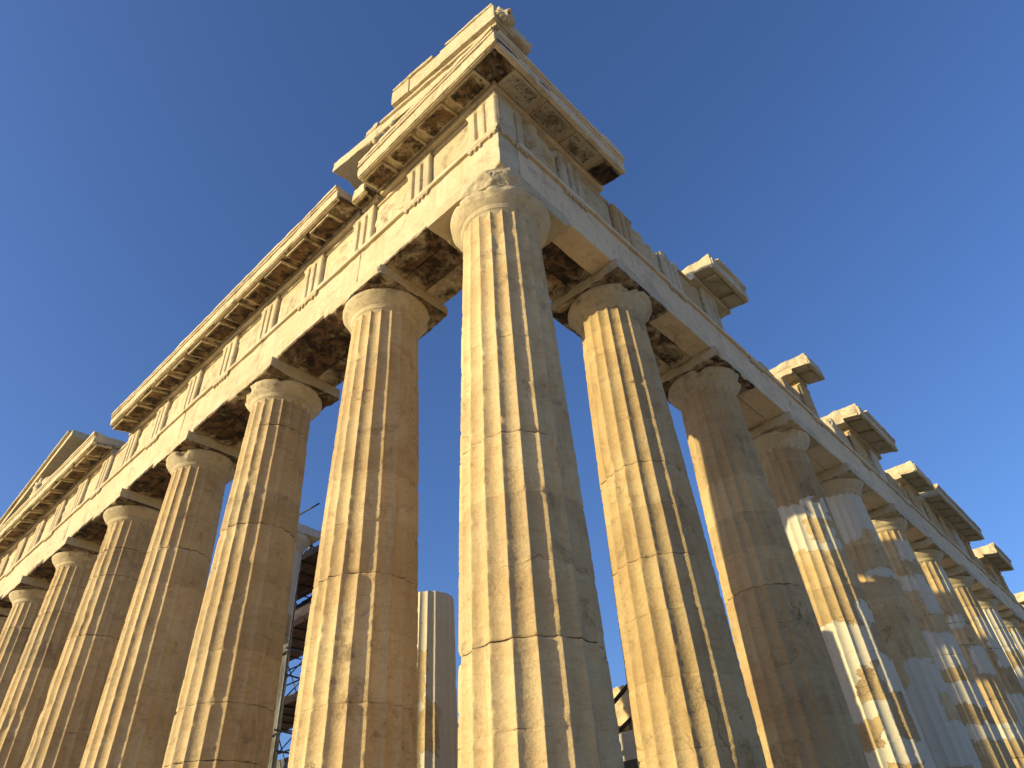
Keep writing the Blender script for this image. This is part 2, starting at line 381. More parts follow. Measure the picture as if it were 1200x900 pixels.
o, res = column(0, 0, 3, 0, joints=cj, gouge=.6)
o['label'] = 'thick corner column with broken corner on its capital'
capital(o, 11, .04, 1.035, crust=.06, cuts=[((-.74, -.70, 10.13), (-.58, -.60, -.55), .035), ((-.55, -.86, 10.16), (-.25, -.80, -.54), .03), ((-.92, -.40, 10.12), (-.86, -.22, -.46), .03), ((-.82, -.80, 10.32), (-.75, -.66, .1), .03), ((0, -.955, 10.3), (0, -1, 0), .03)])
for i, y in enumerate(YL[1:]):
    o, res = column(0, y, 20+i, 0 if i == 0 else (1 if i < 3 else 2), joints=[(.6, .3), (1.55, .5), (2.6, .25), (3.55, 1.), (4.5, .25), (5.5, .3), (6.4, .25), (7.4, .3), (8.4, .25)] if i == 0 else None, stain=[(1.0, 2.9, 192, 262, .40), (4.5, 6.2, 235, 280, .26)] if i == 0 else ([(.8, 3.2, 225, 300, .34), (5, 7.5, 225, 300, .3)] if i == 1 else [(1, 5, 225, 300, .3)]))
    capital(o, 40+i, res, crust=.41)
for j, x in enumerate(XR[1:]):
    near = 0 if j == 0 else (1 if j < 3 else (2 if j < 8 else 3))
    fr = {2: R3F, 3: R4F, 4: R5F, 5: R6F, 6: R7F, 7: R8F}.get(j)
    if fr is None and j > 7:
        rg = random.Random(j); fr = [(z, z+rg.uniform(.6, 1.6), 150, 150+rg.uniform(60, 160), 1) for z in (1, 3.4, 6, 8.2) if rg.random() < .6]
    o, res = column(x, 0, 60+j, near, fresh=fr, **({'joints': [(.7, .4), (1.7, .3), (2.7, .35), (3.65, .9), (4.6, .3), (5.5, .9), (6.5, .3), (7.4, .35), (8.4, .5), (9.1, .3)]} if j == 0 else {}))
    if fr: o['label'] = 'golden column patched with new white marble'
    capital(o, 90+j, res, crust=.40 if j < 2 else .2, fresh=0)

# architrave ------------------------------------------------------------------
ZA, ZT, ZF = 10.432, 11.655, 11.78
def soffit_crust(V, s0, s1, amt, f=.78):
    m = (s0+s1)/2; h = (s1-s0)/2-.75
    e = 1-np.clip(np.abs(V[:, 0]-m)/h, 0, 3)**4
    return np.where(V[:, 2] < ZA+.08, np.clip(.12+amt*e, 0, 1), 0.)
def regula(sc, sd, parent, seed, n=6, res=.05):
    rg = random.Random(seed); ps = [block((sc-.42, -.02, ZT-.075), (sc+.42, .062, ZT-.002), res=.05, chip=.025, r0=.006, cthr=.46, rough=.004)]
    for g in range(n):
        if rg.random() < .16: continue
        x = sc-.35+.14*g; h = rg.uniform(.04, .075); zt = ZT-.072
        V, F = lathe([(.0, zt-h), (.038, zt-h), (.042, zt+.01)], 8, seed+g, .002)
        ps.append((V+np.array([x, .022, 0]), F))
    part('regula', [side(p, sd) for p in ps], M_ENT, parent)
def tri_pos(sd):
    ax = YL if sd == 'L' else XR
    c = [-.47]
    for a, b in zip(ax[:-1], ax[1:]):
        a2 = c[-1] if a == 0 else a
        b2 = b if b != ax[-1] else b+.47
        c += [(a2+b2)/2, b2]
    return c
TL, TR = tri_pos('L'), tri_pos('R')
for sd, axs, T in (('L', YL, TL), ('R', XR, TR)):
    mat = M_ENT if sd == 'L' else M_GREY
    for i, (a, b) in enumerate(zip(axs[:-1], axs[1:])):
        res = .06 if i < 2 else (.09 if i < 5 else .2)
        a2 = (-.885 if sd == 'L' else -.29) if i == 0 else a+.008
        b2 = b-.008 if i < len(axs)-2 else b+.885
        amt = (.58, .66, .68, .68, .68, .68, .68)[i] if sd == 'L' else (.62, .5, .15, .1)[min(i, 3)]
        lo = (a2, -.585, ZA); hi = (b2, 0, ZT-.002)
        V, F = block(lo, hi, res=res, chip=.07, rough=.011, cthr=.52)
        if i == 0 and sd == 'L': V = cut(V, (-.80, -.02, ZA+.08), (-.62, .55, -1.2), .03, 7, 3)
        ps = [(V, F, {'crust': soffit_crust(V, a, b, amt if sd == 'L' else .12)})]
        V, F = block((a2 if i or sd == 'R' else -.94, -.5, ZT), (b2, .068, ZF), res=res, chip=.05, rough=.006, cthr=.46); ps.append((V, F))
        o = part('architrave_block', [side(p, sd) for p in ps], mat)
        for t in T:
            if (a2 <= t < b2 or (i == 0 and t < a2)): regula(max(t, -.40) if sd == 'R' else t, sd, o, int(t*10)+(500 if sd == 'R' else 0))
        a3 = .3 if i == 0 else a2
        for kk, (d0, d1) in enumerate(((-1.18, -.60), (-1.77, -1.195))):
            if kk == 1: a3 = .885 if i == 0 else a2
            V, F = block((a3-.6 if i == 0 else a3, d0, ZA+.004*(kk+1)), (b2, d1, ZF-.1), res=max(res, .09), chip=.07, rough=.012, cthr=.5)
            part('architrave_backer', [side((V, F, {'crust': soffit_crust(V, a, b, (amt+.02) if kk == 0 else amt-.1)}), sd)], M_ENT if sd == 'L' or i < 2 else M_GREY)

# frieze ------------------------------------------------------------------
ZC = 13.12
def triglyph(sd, c, w=.845, h=ZC, res=.06, mat=None, brk=(), corner=False):
    gl = np.array([0, .035, .07, .075, .13, .2, .262, .267, .30, .333, .366, .395, .4, .47, .53, .595, .6, .633, .666, .7, .73, .735, .8, .87, .925, .93, .965, 1.])
    X0 = c-w/2+gl*w
    Z = np.unique(np.concatenate([lines(ZF, h, res), [h-.19, h-.182, h-.15]]).round(5)) if h == ZC else lines(ZF, h, res)
    V, F = block((c-w/2, -.55, ZF+.002), (c+w/2, .035, h), res=max(res, .08), r0=.004, chip=.05, rough=.007, X=(X0, None, Z), brk=brk, cthr=.52)
    u = (V[:, 0]-(c-w/2))/w
    gd = np.maximum.reduce([0.10*(1-np.abs(u-.333)/.066), 0.10*(1-np.abs(u-.667)/.066), 0.10*(1-u/.07), 0.10*(1-(1-u)/.07), 0*u])
    front = sm(V[:, 1], -.02, .02)*(V[:, 2] < ZC-.17)*(V[:, 2] < h+.1)
    V[:, 1] -= np.clip(gd, 0, None)*front
    V[:, 1] += .012*(V[:, 2] > ZC-.165)*(V[:, 1] > 0)
    return part('triglyph', [side((V, F), sd)], mat or (M_ENT if sd == 'L' else M_COL if (int(c*7) % 3) else M_GREY))
def metope(sd, a, b, h=ZC, res=.06, seed=0, relief=.10, mat=None, brk=()):
    V, F = block((a, -.5, ZF+.002), (b, -.075, h-.005), res=res, chip=.03, rough=.008, brk=brk)
    ps = []
    u = (V[:, 0]-a)/(b-a); w = (V[:, 2]-ZF)/1.34
    rg = random.Random(seed); R = 0*u
    for _ in range(7):          # battered remains of the carved figures
        cu, cw, an, l, t = rg.uniform(.15, .85), rg.uniform(.1, .8), rg.uniform(0, 3.14), rg.uniform(.14, .38), rg.uniform(.05, .11)
        du, dw = u-cu, w-cw; p = du*math.cos(an)+dw*math.sin(an); q = -du*math.sin(an)+dw*math.cos(an)
        R = np.maximum(R, rg.uniform(.5, 1)*np.sqrt(np.clip(1-(p/l)**2-(q/t)**2, 0, 1)))
    R *= .35+.9*fbm(np.stack([u*7, w*7, 0*u+seed], -1), seed, 3)
    V[:, 1] += relief*R*sm(V[:, 1], -.12, -.085)
    ps.append((V, F))
    if h == ZC: ps.append(block((a, -.4, ZC-.115), (b, -.03, ZC-.001), res=res, chip=.025, rough=.005))
    return part('metope', [side(p, sd) for p in ps], mat or (M_ENT if sd == 'L' else M_GREY))
nres = lambda c: .05 if c < 9 else (.08 if c < 18 else .14)
for i, c in enumerate(TL):
    if i == 0: triglyph('L', -.47, .90, res=.04)
    else: triglyph('L', c, res=nres(c))
    if i+1 < len(TL): metope('L', c+.43, TL[i+1]-.43, seed=i*3+1, res=nres(c)*.8, relief=.07 if i not in (1,) else .12)
part('frieze_backer', [side(block((-.3, -1.75, ZF+.003), (LY+.5, -.56, ZC-.02), res=.3, chip=.05, rough=.02), 'L')], M_ENT)
triglyph('R', -.46, .86, res=.04, mat=M_ENT)
metope('R', -.03, TR[1]-.43, seed=5, res=.035, relief=.26, mat=M_ENT)
def frz(kind, j, **k):
    c = TR[j]
    if kind == 't': triglyph('R', c, res=nres(c), **k)
    else: metope('R', c+.43, TR[j+1]-.43, seed=70+j, res=nres(c)*.8, **k)
frz('t', 1, mat=M_ENT); frz('m', 1, relief=.08, mat=M_ENT); frz('t', 2, mat=M_COL, h=ZC-.08, brk=[(2, 1, .12)]); frz('m', 2, h=ZC-.2, brk=[(2, 1, .12)], relief=.12, mat=M_ENT)
frz('t', 3, h=ZC-.1, brk=[(2, 1, .14)], mat=M_ENT); frz('m', 3, mat=M_COL); frz('t', 4, mat=M_ENT, brk=[(0, 1, .06)])
for j in (7,): frz('t', j, mat=M_COL)
frz('t', 9, mat=M_COL); frz('t', 10, mat=M_NEW); frz('m', 9, mat=M_COL)
frz('t', 12, mat=M_COL)
for j in (13, 14, 15, 16): frz('t', j, mat=M_NEW if j == 15 else M_COL)
for j in (13, 14, 15): frz('m', j, mat=M_COL)
frz('t', 18, mat=M_COL); frz('t', 19, mat=M_COL); frz('m', 18, mat=M_COL)
for a, b, h, m in ((10.35, 12.3, 12.35, M_COL), (12.55, 13.95, 12.65, M_COL), (16.7, 18.3, 13.0, M_ENT), (22.0, 23.85, 12.95, M_COL), (23.9, 25.2, 13.1, M_COL), (26.0, 26.9, 12.8, M_ENT),
                   (35.0, 36.3, 12.95, M_COL), (40.9, 42.5, 12.6, M_ENT), (46.0, 49, 13.0, M_COL), (49.2, 56, 13.1, M_ENT)):
    part('frieze_block', [side(block((a, -.9, ZF+.003), (b, -.08, h), res=.07 if a < 20 else .12, chip=.16, rough=.03, brk=[(2, 1, .22), (0, -1, .15), (0, 1, .15)], cthr=.42), 'R')], m)
part('frieze_backer', [side(block((-.3, -1.7, ZF+.003), (9.15, -.56, ZC-.05), res=.12, chip=.1, rough=.03, brk=[(0, 1, .2), (2, 1, .08)]), 'R')], M_ENT)
for a, b in ((13.5, 14.9), (17.9, 21.7), (24, 26.3), (27.2, 34.2), (36.6, 40.2)):
    part('frieze_backer', [side(block((a, -1.3, ZF+.003), (b, -.56, ZC-.04), res=.2, chip=.1, rough=.03, brk=[(0, 1, .2), (0, -1, .2)]), 'R')], M_GREY)

# cornice ------------------------------------------------------------------
def cornice(sd, s0, s1, res=.06, mat=None, bs=.10, be=.10, crown=True, cr0=None, cr1=None, dmax=.775, crust=.45, mut=None, top=13.72, lab=None, tt=None, zlip=13.135, dback=-1.0, cm=None):
    mat = mat or (M_ENT if sd == 'L' else M_GREY)
    bk = ([(0, -1, bs)] if bs else [])+([(0, 1, be)] if be else [])
    cm = cm or (1.9 if sd == 'R' and s0 > 5 else 1.)
    ps = []
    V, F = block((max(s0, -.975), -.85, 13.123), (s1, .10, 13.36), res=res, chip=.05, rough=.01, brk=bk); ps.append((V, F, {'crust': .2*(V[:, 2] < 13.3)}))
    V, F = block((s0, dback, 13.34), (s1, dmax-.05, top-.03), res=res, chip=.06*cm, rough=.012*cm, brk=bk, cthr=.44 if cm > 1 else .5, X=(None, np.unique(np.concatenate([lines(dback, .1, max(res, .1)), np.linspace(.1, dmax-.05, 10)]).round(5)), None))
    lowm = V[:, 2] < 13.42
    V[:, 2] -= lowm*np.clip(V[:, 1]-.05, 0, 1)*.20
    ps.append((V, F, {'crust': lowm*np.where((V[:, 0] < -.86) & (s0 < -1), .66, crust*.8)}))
    ps.append(block((s0+.01, dmax-.09, zlip+.015), (s1-.01, dmax, 13.53), res=res, chip=.08*cm, rough=.012, brk=bk))      # corona
    ps.append(block((s0+.012, dmax-.12, zlip), (s1-.012, dmax-.03, zlip+.06), res=res, chip=.05, rough=.008, brk=bk, cthr=.38))   # drip
    if crown:
        a, b = cr0 if cr0 is not None else s0+.02, cr1 if cr1 is not None else s1-.02
        ps.append(block((a, dmax-.2, 13.528), (b, dmax+.035, 13.60), res=res, chip=.05*cm, rough=.006, brk=bk, cthr=.46))
        ps.append(block((a+.005, dmax-.2, 13.598), (b-.005, dmax+.065, top), res=res, chip=.08*cm, rough=.012, brk=bk, cthr=.43))
    o = part('cornice_block', [side(p, sd) for p in ps], mat)
    if lab: o['label'] = lab
    T = TL if sd == 'L' else TR
    cs = sorted(T+[(a+b)/2 for a, b in zip(T[:-1], T[1:])])
    k = 0
    for c in cs:
        a, b = max(c-.42, s0+.04), min(c+.42, s1-.04)
        if b-a < .3: continue
        k += 1
        V, F = block((a, .11, 13.262), (b, dmax-.135, 13.345), res=.05 if c < 6 else .12, chip=.05, rough=.006, r0=.005)
        V[:, 2] -= np.clip(V[:, 1]-.05, 0, 1)*.20
        cv = crust if crust else .0
        if mut: cv = mut(k, c)
        e = np.minimum(np.minimum(V[:, 0]-a, b-V[:, 0]), np.minimum(V[:, 1]-.11, dmax-.135-V[:, 1]))
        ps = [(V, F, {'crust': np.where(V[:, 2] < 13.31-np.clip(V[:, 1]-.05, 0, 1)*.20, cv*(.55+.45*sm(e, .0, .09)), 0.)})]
        if sd == 'R' and c < 8 or (sd == 'L' and c < 3):
            for gi in range(6):
                for gj in range(3):
                    if (gi*7+gj*5+int(c*10)) % 4 == 0: continue
                    gd = .2+.155*gj; gz = 13.262-(gd-.05)*.20
                    W, F2 = lathe([(0, gz-.012), (.018, gz-.012), (.024, gz+.005)], 8, gi, .001)
                    gs = c-.35+.14*gi
                    if a+.03 < gs < b-.03: ps.append((W+np.array([gs, gd, 0]), F2, {'crust': min(.9, cv+.12)}))
        part('mutule', [side(p, sd) for p in ps], M_ENT, o)
    return o
# near corner: both returns
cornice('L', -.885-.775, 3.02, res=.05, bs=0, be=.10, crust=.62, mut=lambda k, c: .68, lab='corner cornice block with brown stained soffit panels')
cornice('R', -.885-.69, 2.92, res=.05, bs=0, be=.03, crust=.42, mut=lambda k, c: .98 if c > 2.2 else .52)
cornice('L', 3.06, 3.75, res=.05, bs=.15, be=.2, crown=False, dmax=.45, crust=.9, top=13.45)
cornice('L', 3.78, 17.0, res=.08, bs=.05, be=.2, crust=.8, zlip=13.21, top=13.69)
cornice('L', 18.2, 31.6, res=.14, bs=.25, be=.1, crust=.75, zlip=13.21)
cornice('R', 7.12, 9.3, res=.06, bs=.10, be=.10, crust=.2, cr0=7.5, dmax=.73, mat=M_ENT)
cornice('R', 13.35, 14.75, res=.07, bs=.18, be=.2, crust=.25, dmax=.72, crown=False, mat=M_ENT)
cornice('R', 17.7, 21.8, res=.08, bs=.16, be=.2, crust=.2, cr0=18.6, mat=M_ENT)
cornice('R', 23.9, 26.4, res=.1, bs=.1, be=.2, crust=.2, mat=M_ENT, crown=False)
cornice('R', 27.0, 34.2, res=.12, bs=.15, be=.2, crust=.2, mat=M_ENT)
cornice('R', 36.5, 40.2, res=.14, bs=.15, be=.2, crust=.2, mat=M_ENT)
cornice('R', 46.3, 49.5, res=.2, bs=.2, be=.2, crust=.1, mat=M_ENT)
rg = random.Random(77)
sL = 4.3
while sL < 16.5:
    w = rg.uniform(.5, 1.3)
    if rg.random() < .7:
        part('capping_stone', [side(block((sL, -.3, 13.675), (sL+w, rg.uniform(.55, .79), 13.70+rg.uniform(.03, .13)), res=.07, chip=.08, rough=.014, brk=[(0, 1, .12), (0, -1, .12), (2, 1, .04)], cthr=.4), 'L')], M_ENT)
    sL += w+rg.uniform(.02, .5)
# loose capping stones left on the flank cornice
for a, b, d0, d1, z1 in ((29.0, 30.2, .2, .8, 13.84), (31.5, 33.0, .1, .78, 13.82), (37.2, 38.4, .2, .78, 13.83), (1.55, 2.1, -.2, .80, 13.86), (2.12, 2.9, .1, .815, 13.93), (8.0, 8.9, .3, .77, 13.84), (18.9, 20.3, .3, .8, 13.86)):
    part('capping_stone', [side(block((a, d0, 13.715), (b, d1, z1), res=.05, chip=.05, rough=.01, brk=[(0, 1, .06)]), 'R')], M_GREY)

# pediment: raking cornice with gutter and lion head at the near corner, and at the far corner
SL = math.tan(math.radians(13.6))
def rake(V, y0, sgn=1):
    W = V.copy(); W[:, 2] += (W[:, 0]-y0)*SL*sgn; return W
y0 = -1.70; ZP = 13.725
def rk(lo, hi, **k):
    V, F = block(lo, hi, **k); return side((rake(V, y0), F), 'L')
Vb, Fb = block((y0+.02, -.9, -.36), (4.40, .72, .0), res=.07, chip=.06, rough=.012, brk=[(0, 1, .12)], cthr=.48)
Vb = rake(Vb, y0); Vb[:, 2] = np.maximum(Vb[:, 2]+ZP+.05, ZP-.008+.001*Vb[:, 1]); soff = ((Vb[:, 2] < ZP+.02+(Vb[:, 0]-y0)*SL-.02))
rps = [side((Vb, Fb), 'L')]
rps += [rk((y0-.05, .45, ZP-.02), (2.3, .80, ZP+.052), res=.06, chip=.05, rough=.006, brk=[(0, 1, .1)])]
rk_o = part('raking_cornice', rps, M_ENT)
sim = [rk((y0-.09, .40, ZP+.622), (-.3, .935, ZP+.69), res=.05, chip=.05, rough=.008, brk=[(0, 1, .08)]), rk((y0-.10, .30, ZP+.058), (-.1, .90, ZP+.62), res=.05, chip=.03, rough=.006, cthr=.55), rk((-.09, .30, ZP+.058), (1.0, .88, ZP+.62), res=.05, chip=.04, rough=.006),
       rk((1.01, .30, ZP+.058), (1.66, .90, ZP+.63), res=.05, chip=.03, rough=.006, brk=[(0, 1, .05)]), rk((.1, .30, ZP+.622), (1.62, .93, ZP+.70), res=.05, chip=.05, rough=.01, brk=[(0, -1, .12), (0, 1, .05)])]
part('gutter_block', sim, M_ENT)
fl, ff = block((-.885-.70, .5, ZP+.10), (-.55, .99, ZP+.46), res=.05, chip=.12, rough=.01, brk=[(0, 1, .14)], cthr=.4)
fl[:, 2] = np.where(fl[:, 2] > ZP+.2, fl[:, 2]-.30*sm(fl[:, 0], -.75, -.2)**2, fl[:, 2])
part('gutter_block', [side((fl, ff), 'R')], M_ENT)
# lion head spout
th, ph = np.meshgrid(np.linspace(0, 2*np.pi, 65), np.linspace(0, np.pi, 49), indexing='ij')
D = np.stack([np.cos(ph), np.sin(ph)*np.cos(th), np.sin(ph)*np.sin(th)], -1).reshape(-1, 3)   # face towards +x, z up
def gb(d, w, h): d = np.array(d, float); d /= np.linalg.norm(d); a = np.arccos(np.clip(D@d, -1, 1)); return h*np.exp(-(a/w)**2)
R = .145+0*D[:, 0]
R += gb((1, 0, -.15), .42, .075)+gb((1, .28, .45), .2, .02)+gb((1, -.28, .45), .2, .02)+gb((1, 0, .1), .18, .02)+gb((1, 0, -.72), .25, .035)
R -= gb((1, 0, -.38), .16, .085)+gb((1, .36, .22), .12, .022)+gb((1, -.36, .22), .12, .022)
R += gb((.45, .75, .65), .18, .045)+gb((.45, -.75, .65), .18, .045)
ang = np.arctan2(D[:, 2], D[:, 1]); mane = np.exp(-((np.arccos(np.clip(D[:, 0], -1, 1))-1.35)/.45)**2)
R += mane*(.05+.03*np.sin(ang*13)+.03*(fbm(D*6, 8)-.5)); R += .02*(fbm(D*9, 6)-.5)
H = D*R[:, None]*1.12; a = math.radians(-104); ca, sa = math.cos(a), math.sin(a)
H = np.stack([H[:, 0]*ca-H[:, 1]*sa, H[:, 0]*sa+H[:, 1]*ca, H[:, 2]], 1)
LP = np.array([-1.50, -1.84, ZP+.30])
mouth = gb((1, 0, -.40), .13, 1.)
lion = part('lion_head_spout', [(H+LP, gridF(65, 49), {'crust': np.clip(mouth*1.6, 0, .95)})], M_ENT, rk_o)  # mouth hollow painted dark like a shaded hole, through the crust attribute
nk, nf2 = tube([LP+np.array([.02, .36, -.06]), LP+np.array([.01, .2, -.04]), LP+np.array([0, .05, -.03])], [.17, .17, .15], 16)
part('lion_neck', [(nk, nf2)], M_ENT, rk_o)
# far corner of the pediment
yF = LY+1.7
fps = []
for s0, s1, lo, hi, d0, d1 in ((22.4, yF, .02, .30, -.9, .72), (22.6, yF, .30, .40, .4, .83)):
    V, F = block((s0, d0, ZP+lo), (s1, d1, ZP+hi), res=.14, chip=.06, rough=.012, brk=[(0, -1, .12)]); V[:, 2] += (yF-V[:, 0])*SL; fps.append(side((V, F), 'L'))
part('raking_cornice', fps, M_ENT)

# ------------------------------------------------------------------ battered statues lying on the pediment floor
def statue(name, P, rad, label, cat, group=None, seed=1, n=12):
    P = np.array(P, float); base = P.min(0); t = np.linspace(0, 1, len(P)); tt = np.linspace(0, 1, len(P)*5)
    Q = np.stack([np.interp(tt, t, P[:, k]) for k in range(3)], 1); rr = np.interp(tt, t, rad)
    for _ in range(2):
        Q[1:-1] = (Q[:-2]+Q[1:-1]*2+Q[2:])/4; rr[1:-1] = (rr[:-2]+rr[1:-1]*2+rr[2:])/4
    V, F = tube(Q, rr, n); c = np.repeat(np.concatenate([Q[:1], Q, Q[-1:]]), n+1, 0); d = V-c
    V = c+d*(1+1.1*(fbm(V*9, seed, 3)-.5))[:, None]
    o = mk(name, [(V-base, F)], M_ENT, None, tuple(base)); return tag(o, label, cat, group)
sx = -1.50
statue('horse_head', [(sx+.35, 1.72, ZP+.0), (sx+.2, 1.78, ZP+.28), (sx+.02, 1.80, ZP+.40), (sx-.12, 1.72, ZP+.30), (sx-.2, 1.66, ZP+.2)], [.17, .15, .12, .09, .06],
       'broken marble horse head on the cornice just left of the gutter end', 'statue', None, 3)
statue('horse_head', [(sx+.3, 2.05, ZP+.0), (sx+.1, 2.1, ZP+.2), (sx-.1, 2.12, ZP+.22), (sx-.22, 2.2, ZP+.08), (sx-.28, 2.22, ZP-.02)], [.2, .17, .13, .1, .07],
       'drooping marble horse head over the cornice edge, farther from the lion head', 'statue', None, 5)
V, F = block((2.55, .2, ZP+1.36), (3.05, .66, ZP+1.62), res=.05, chip=.16, rough=.03, brk=[(2, 1, .1)])
V = toL(V); b0 = V.min(0); tag(mk('stone_fragment', [(V-b0, F)], M_ENT, None, tuple(b0)), 'small rounded stone lying on the raking cornice slab left of the horse heads', 'stone')
fx = -1.35
statue('statue_torso', [(fx, 25.2, ZP), (fx, 25.3, ZP+.5), (fx-.05, 25.3, ZP+.9), (fx-.02, 25.2, ZP+1.2)], [.24, .22, .26, .12], 'small broken figure standing on the far left cornice', 'statue', None, 8)
statue('statue_torso', [(fx, 23.6, ZP), (fx, 23.9, ZP+.4), (fx, 24.3, ZP+.7), (fx, 24.6, ZP+.5)], [.3, .28, .22, .1], 'reclining broken figure under the far left raking cornice', 'statue', None, 9)

# ------------------------------------------------------------------ inner porch: broken column, capped column, wall stump
st = mk('broken_column', [shaft(131, 9, .06, H=5.76, Rb=.745, Rt=.64, joints=[(1.0, .2), (2.3, .3), (3.18, .2), (4.28, .15), (4.93, .25)],
        fresh=[(-1, 9, 0, 360, 1), (3.0, 4.28, 150, 226, -1), (2.0, 3.0, 150, 250, -1), (-1, 2.0, 150, 216, -1), (2.85, 3.2, 178, 200, 1)], gouge=.5)], M_COL, None, (4.8, 7.56, -.0))
tag(st, 'broken white column stump with brown old patches inside the temple', 'column')
pc = mk('porch_column', [shaft(141, 8, .08, H=10.05, Rb=.76, Rt=.60, fresh=[(7.6, 12, 0, 360, 1)], gouge=.5)], M_COL, None, (4.8, 15.5, .0))
tag(pc, 'shaded inner column with a pale new capital beside the scaffold', 'column')
capital(pc, 151, .08, .86, mat=M_NEW, crust=0., fresh=0, zs=.33)
s2 = mk('broken_column', [shaft(137, 8, .08, H=5.7, Rb=.80, Rt=.70, joints=[(1.3, .2), (2.6, .3), (4.0, .2)], fresh=[(-1, 9, 0, 360, 1), (.5, 2.5, 0, 180, -1)], gouge=.5)], M_COL, None, (4.8, 4.67, 0))
tag(s2, 'shorter white column stump in the inner porch, just behind the big corner column', 'column')
tw = mk('shade_pier', [block((-.85, -.7, z*.6), (.85, .7, z*.6+.596), res=.15, chip=.06, rough=.012, brk=[(2, 1, .2)] if z == 12 else ()) for z in range(13)], M_GREY, None, (10.5, 3.55, 0))  # added pier, hidden from the camera, to shade the fourth flank column
tag(tw, 'added tall pier of squared blocks, unseen from the camera, shading a flank column', 'wall')
wall = empty('ruined_wall', (8.6, 4.3, 0), 'stump of grey and pale wall blocks behind the big corner column', 'wall')
wl = lambda lo, hi, **k: block(np.array(lo)-np.array((8.6, 4.3, 0)), np.array(hi)-np.array((8.6, 4.3, 0)), **k)
mk('wall_course', [wl((7.9, 3.4, 0), (9.6, 5.2, .75), res=.15, chip=.05, rough=.01), wl((7.9, 3.4, .755), (9.6, 5.2, 1.5), res=.15, chip=.05, rough=.01)], M_GREY, wall)
mk('steel_beam', [wl((7.8, 3.3, 1.505), (9.7, 5.3, 1.70), res=.3, chip=0, rough=0)], M_DARK, wall)
mk('new_block', [wl((7.95, 3.4, 1.705), (9.55, 5.2, 2.33), res=.12, chip=.03, rough=.006)], M_NEW, wall)
mk('old_block', [wl((7.95, 3.45, 2.48), (9.4, 5.1, 3.45), res=.07, chip=.2, rough=.04, brk=[(2, 1, .3), (1, 1, .2), (0, -1, .25)])], M_GREY, wall)
mk('wedge', [wl((8.0, 3.5, 2.325), (9.2, 4.1, 2.5), res=.15, chip=.05, rough=.01)], M_WOOD, wall)
def pole(a, b, r, label, mat=M_DARK):
    a, b = np.array(a, float), np.array(b, float); n = 7
    Q = a+(b-a)*np.linspace(0, 1, n)[:, None]; ps = [tube(Q-a, r, 10)]
    d = (b-a)/np.linalg.norm(b-a)
    for f in (.06, .94): ps.append(tube([(b-a)*f-d*.04, (b-a)*f+d*.04], r*1.35, 10))     # end collars
    o = mk('prop_tube', ps, mat, None, tuple(a)); return tag(o, label, 'pole', 'steel props around the ruined wall')
pole((7.6, 5.1, 2.35), (7.3, 3.2, 3.25), .05, 'upper dark slanting prop leaning across the ruined wall block')
pole((7.6, 5.2, 1.75), (7.3, 3.2, 2.55), .05, 'lower dark slanting prop across the ruined wall above the pale block')
pole((6.6, 9.1, 3.3), (7.0, 7.0, 2.7), .045, 'dark sloping tube sticking out right of the white column stump')

# ------------------------------------------------------------------ scaffold with two workers
X0, X1, DZ = 6.7, 9.0, (2.9, 5.6, 8.35, 11.0)
YS = [13.6, 15.6, 17.6, 19.6, 21.6, 23.6]
sc = empty('scaffold', (X0, 17.6, 0), 'tall steel scaffold with plank decks seen between two columns', 'scaffold')
sb = np.array((X0, 17.6, 0))
for y in YS:
    for x in (X0, X1):
        p = np.array((x, y, 0))-sb; mk('standard', [tube([p, p+(0, 0, 4), p+(0, 0, 8), p+(0, 0, 12.35)], .03, 8)]+[tube([p+(0, 0, z-.05), p+(0, 0, z+.05)], .05, 8) for z in DZ], M_STEEL, sc)
for z in DZ:
    ps = [block(np.array((X0-.05+.29*k, YS[0]-.2, z-.05))-sb, np.array((X0+.21+.29*k, YS[-1]+.2, z))-sb, res=.9, chip=.01, rough=.004) for k in range(8)]
    mk('deck', ps, M_WOOD, sc)
    ps = [tube([np.array((X0-.1, y, z-.09))-sb, np.array((X1+.1, y, z-.09))-sb], .03, 8) for y in np.arange(YS[0], YS[-1]+.1, 1.0)]
    mk('transom', ps, M_DARK, sc)
    mk('toe_board', [block(np.array((X0-.075, YS[0]-.2, z-.16))-sb, np.array((X0-.052, YS[-1]+.2, z+.10))-sb, res=.8, chip=.004, rough=.002)], M_WOOD, sc)
    for x in (X0-.06, X1+.06):
        for h in ((.5, 1.02) if z < 10 else (.5,)):
            mk('guard_rail', [tube([np.array((x, YS[0]-.3, z+h))-sb, np.array((x, YS[-1]+.3, z+h))-sb], .026, 8)], M_DARK, sc)
for y in YS[:-1]:
    for z0, z1 in zip(DZ[:-1], DZ[1:]):
        mk('brace', [tube([np.array((X1+.05, y, z0))-sb, np.array((X1+.05, y+2, z1))-sb], .024, 8)], M_STEEL, sc)
        mk('brace', [tube([np.array((X0-.02, y, z0))-sb, np.array((X1, y, z1))-sb], .024, 8)], M_STEEL, sc)
for y in (12.75, 14.7):
    p = np.array((3.9, y, 0))-sb; mk('standard', [tube([p, p+(0, 0, 4), p+(0, 0, 8)], .03, 8)], M_STEEL, sc)
mk('dark_sheet', [block(np.array((3.93, 12.8, .6))-sb, np.array((3.95, 14.75, 5.9))-sb, res=.12, chip=.002, rough=.05)], M_DARK, sc)  # dark sheet added before the porch column, across its lower shaft
for z in (1.2, 3.4, 5.6): mk('ledger', [tube([np.array((3.87, 12.5, z))-sb, np.array((3.87, 15, z))-sb], .028, 8)], M_STEEL, sc)
for y in (12.75, 14.7):
    for z in (1.3, 3.5, 5.7): mk('tie_tube', [tube([np.array((3.8, y, z))-sb, np.array((6.8, y+.6, z))-sb], .028, 8)], M_STEEL, sc)
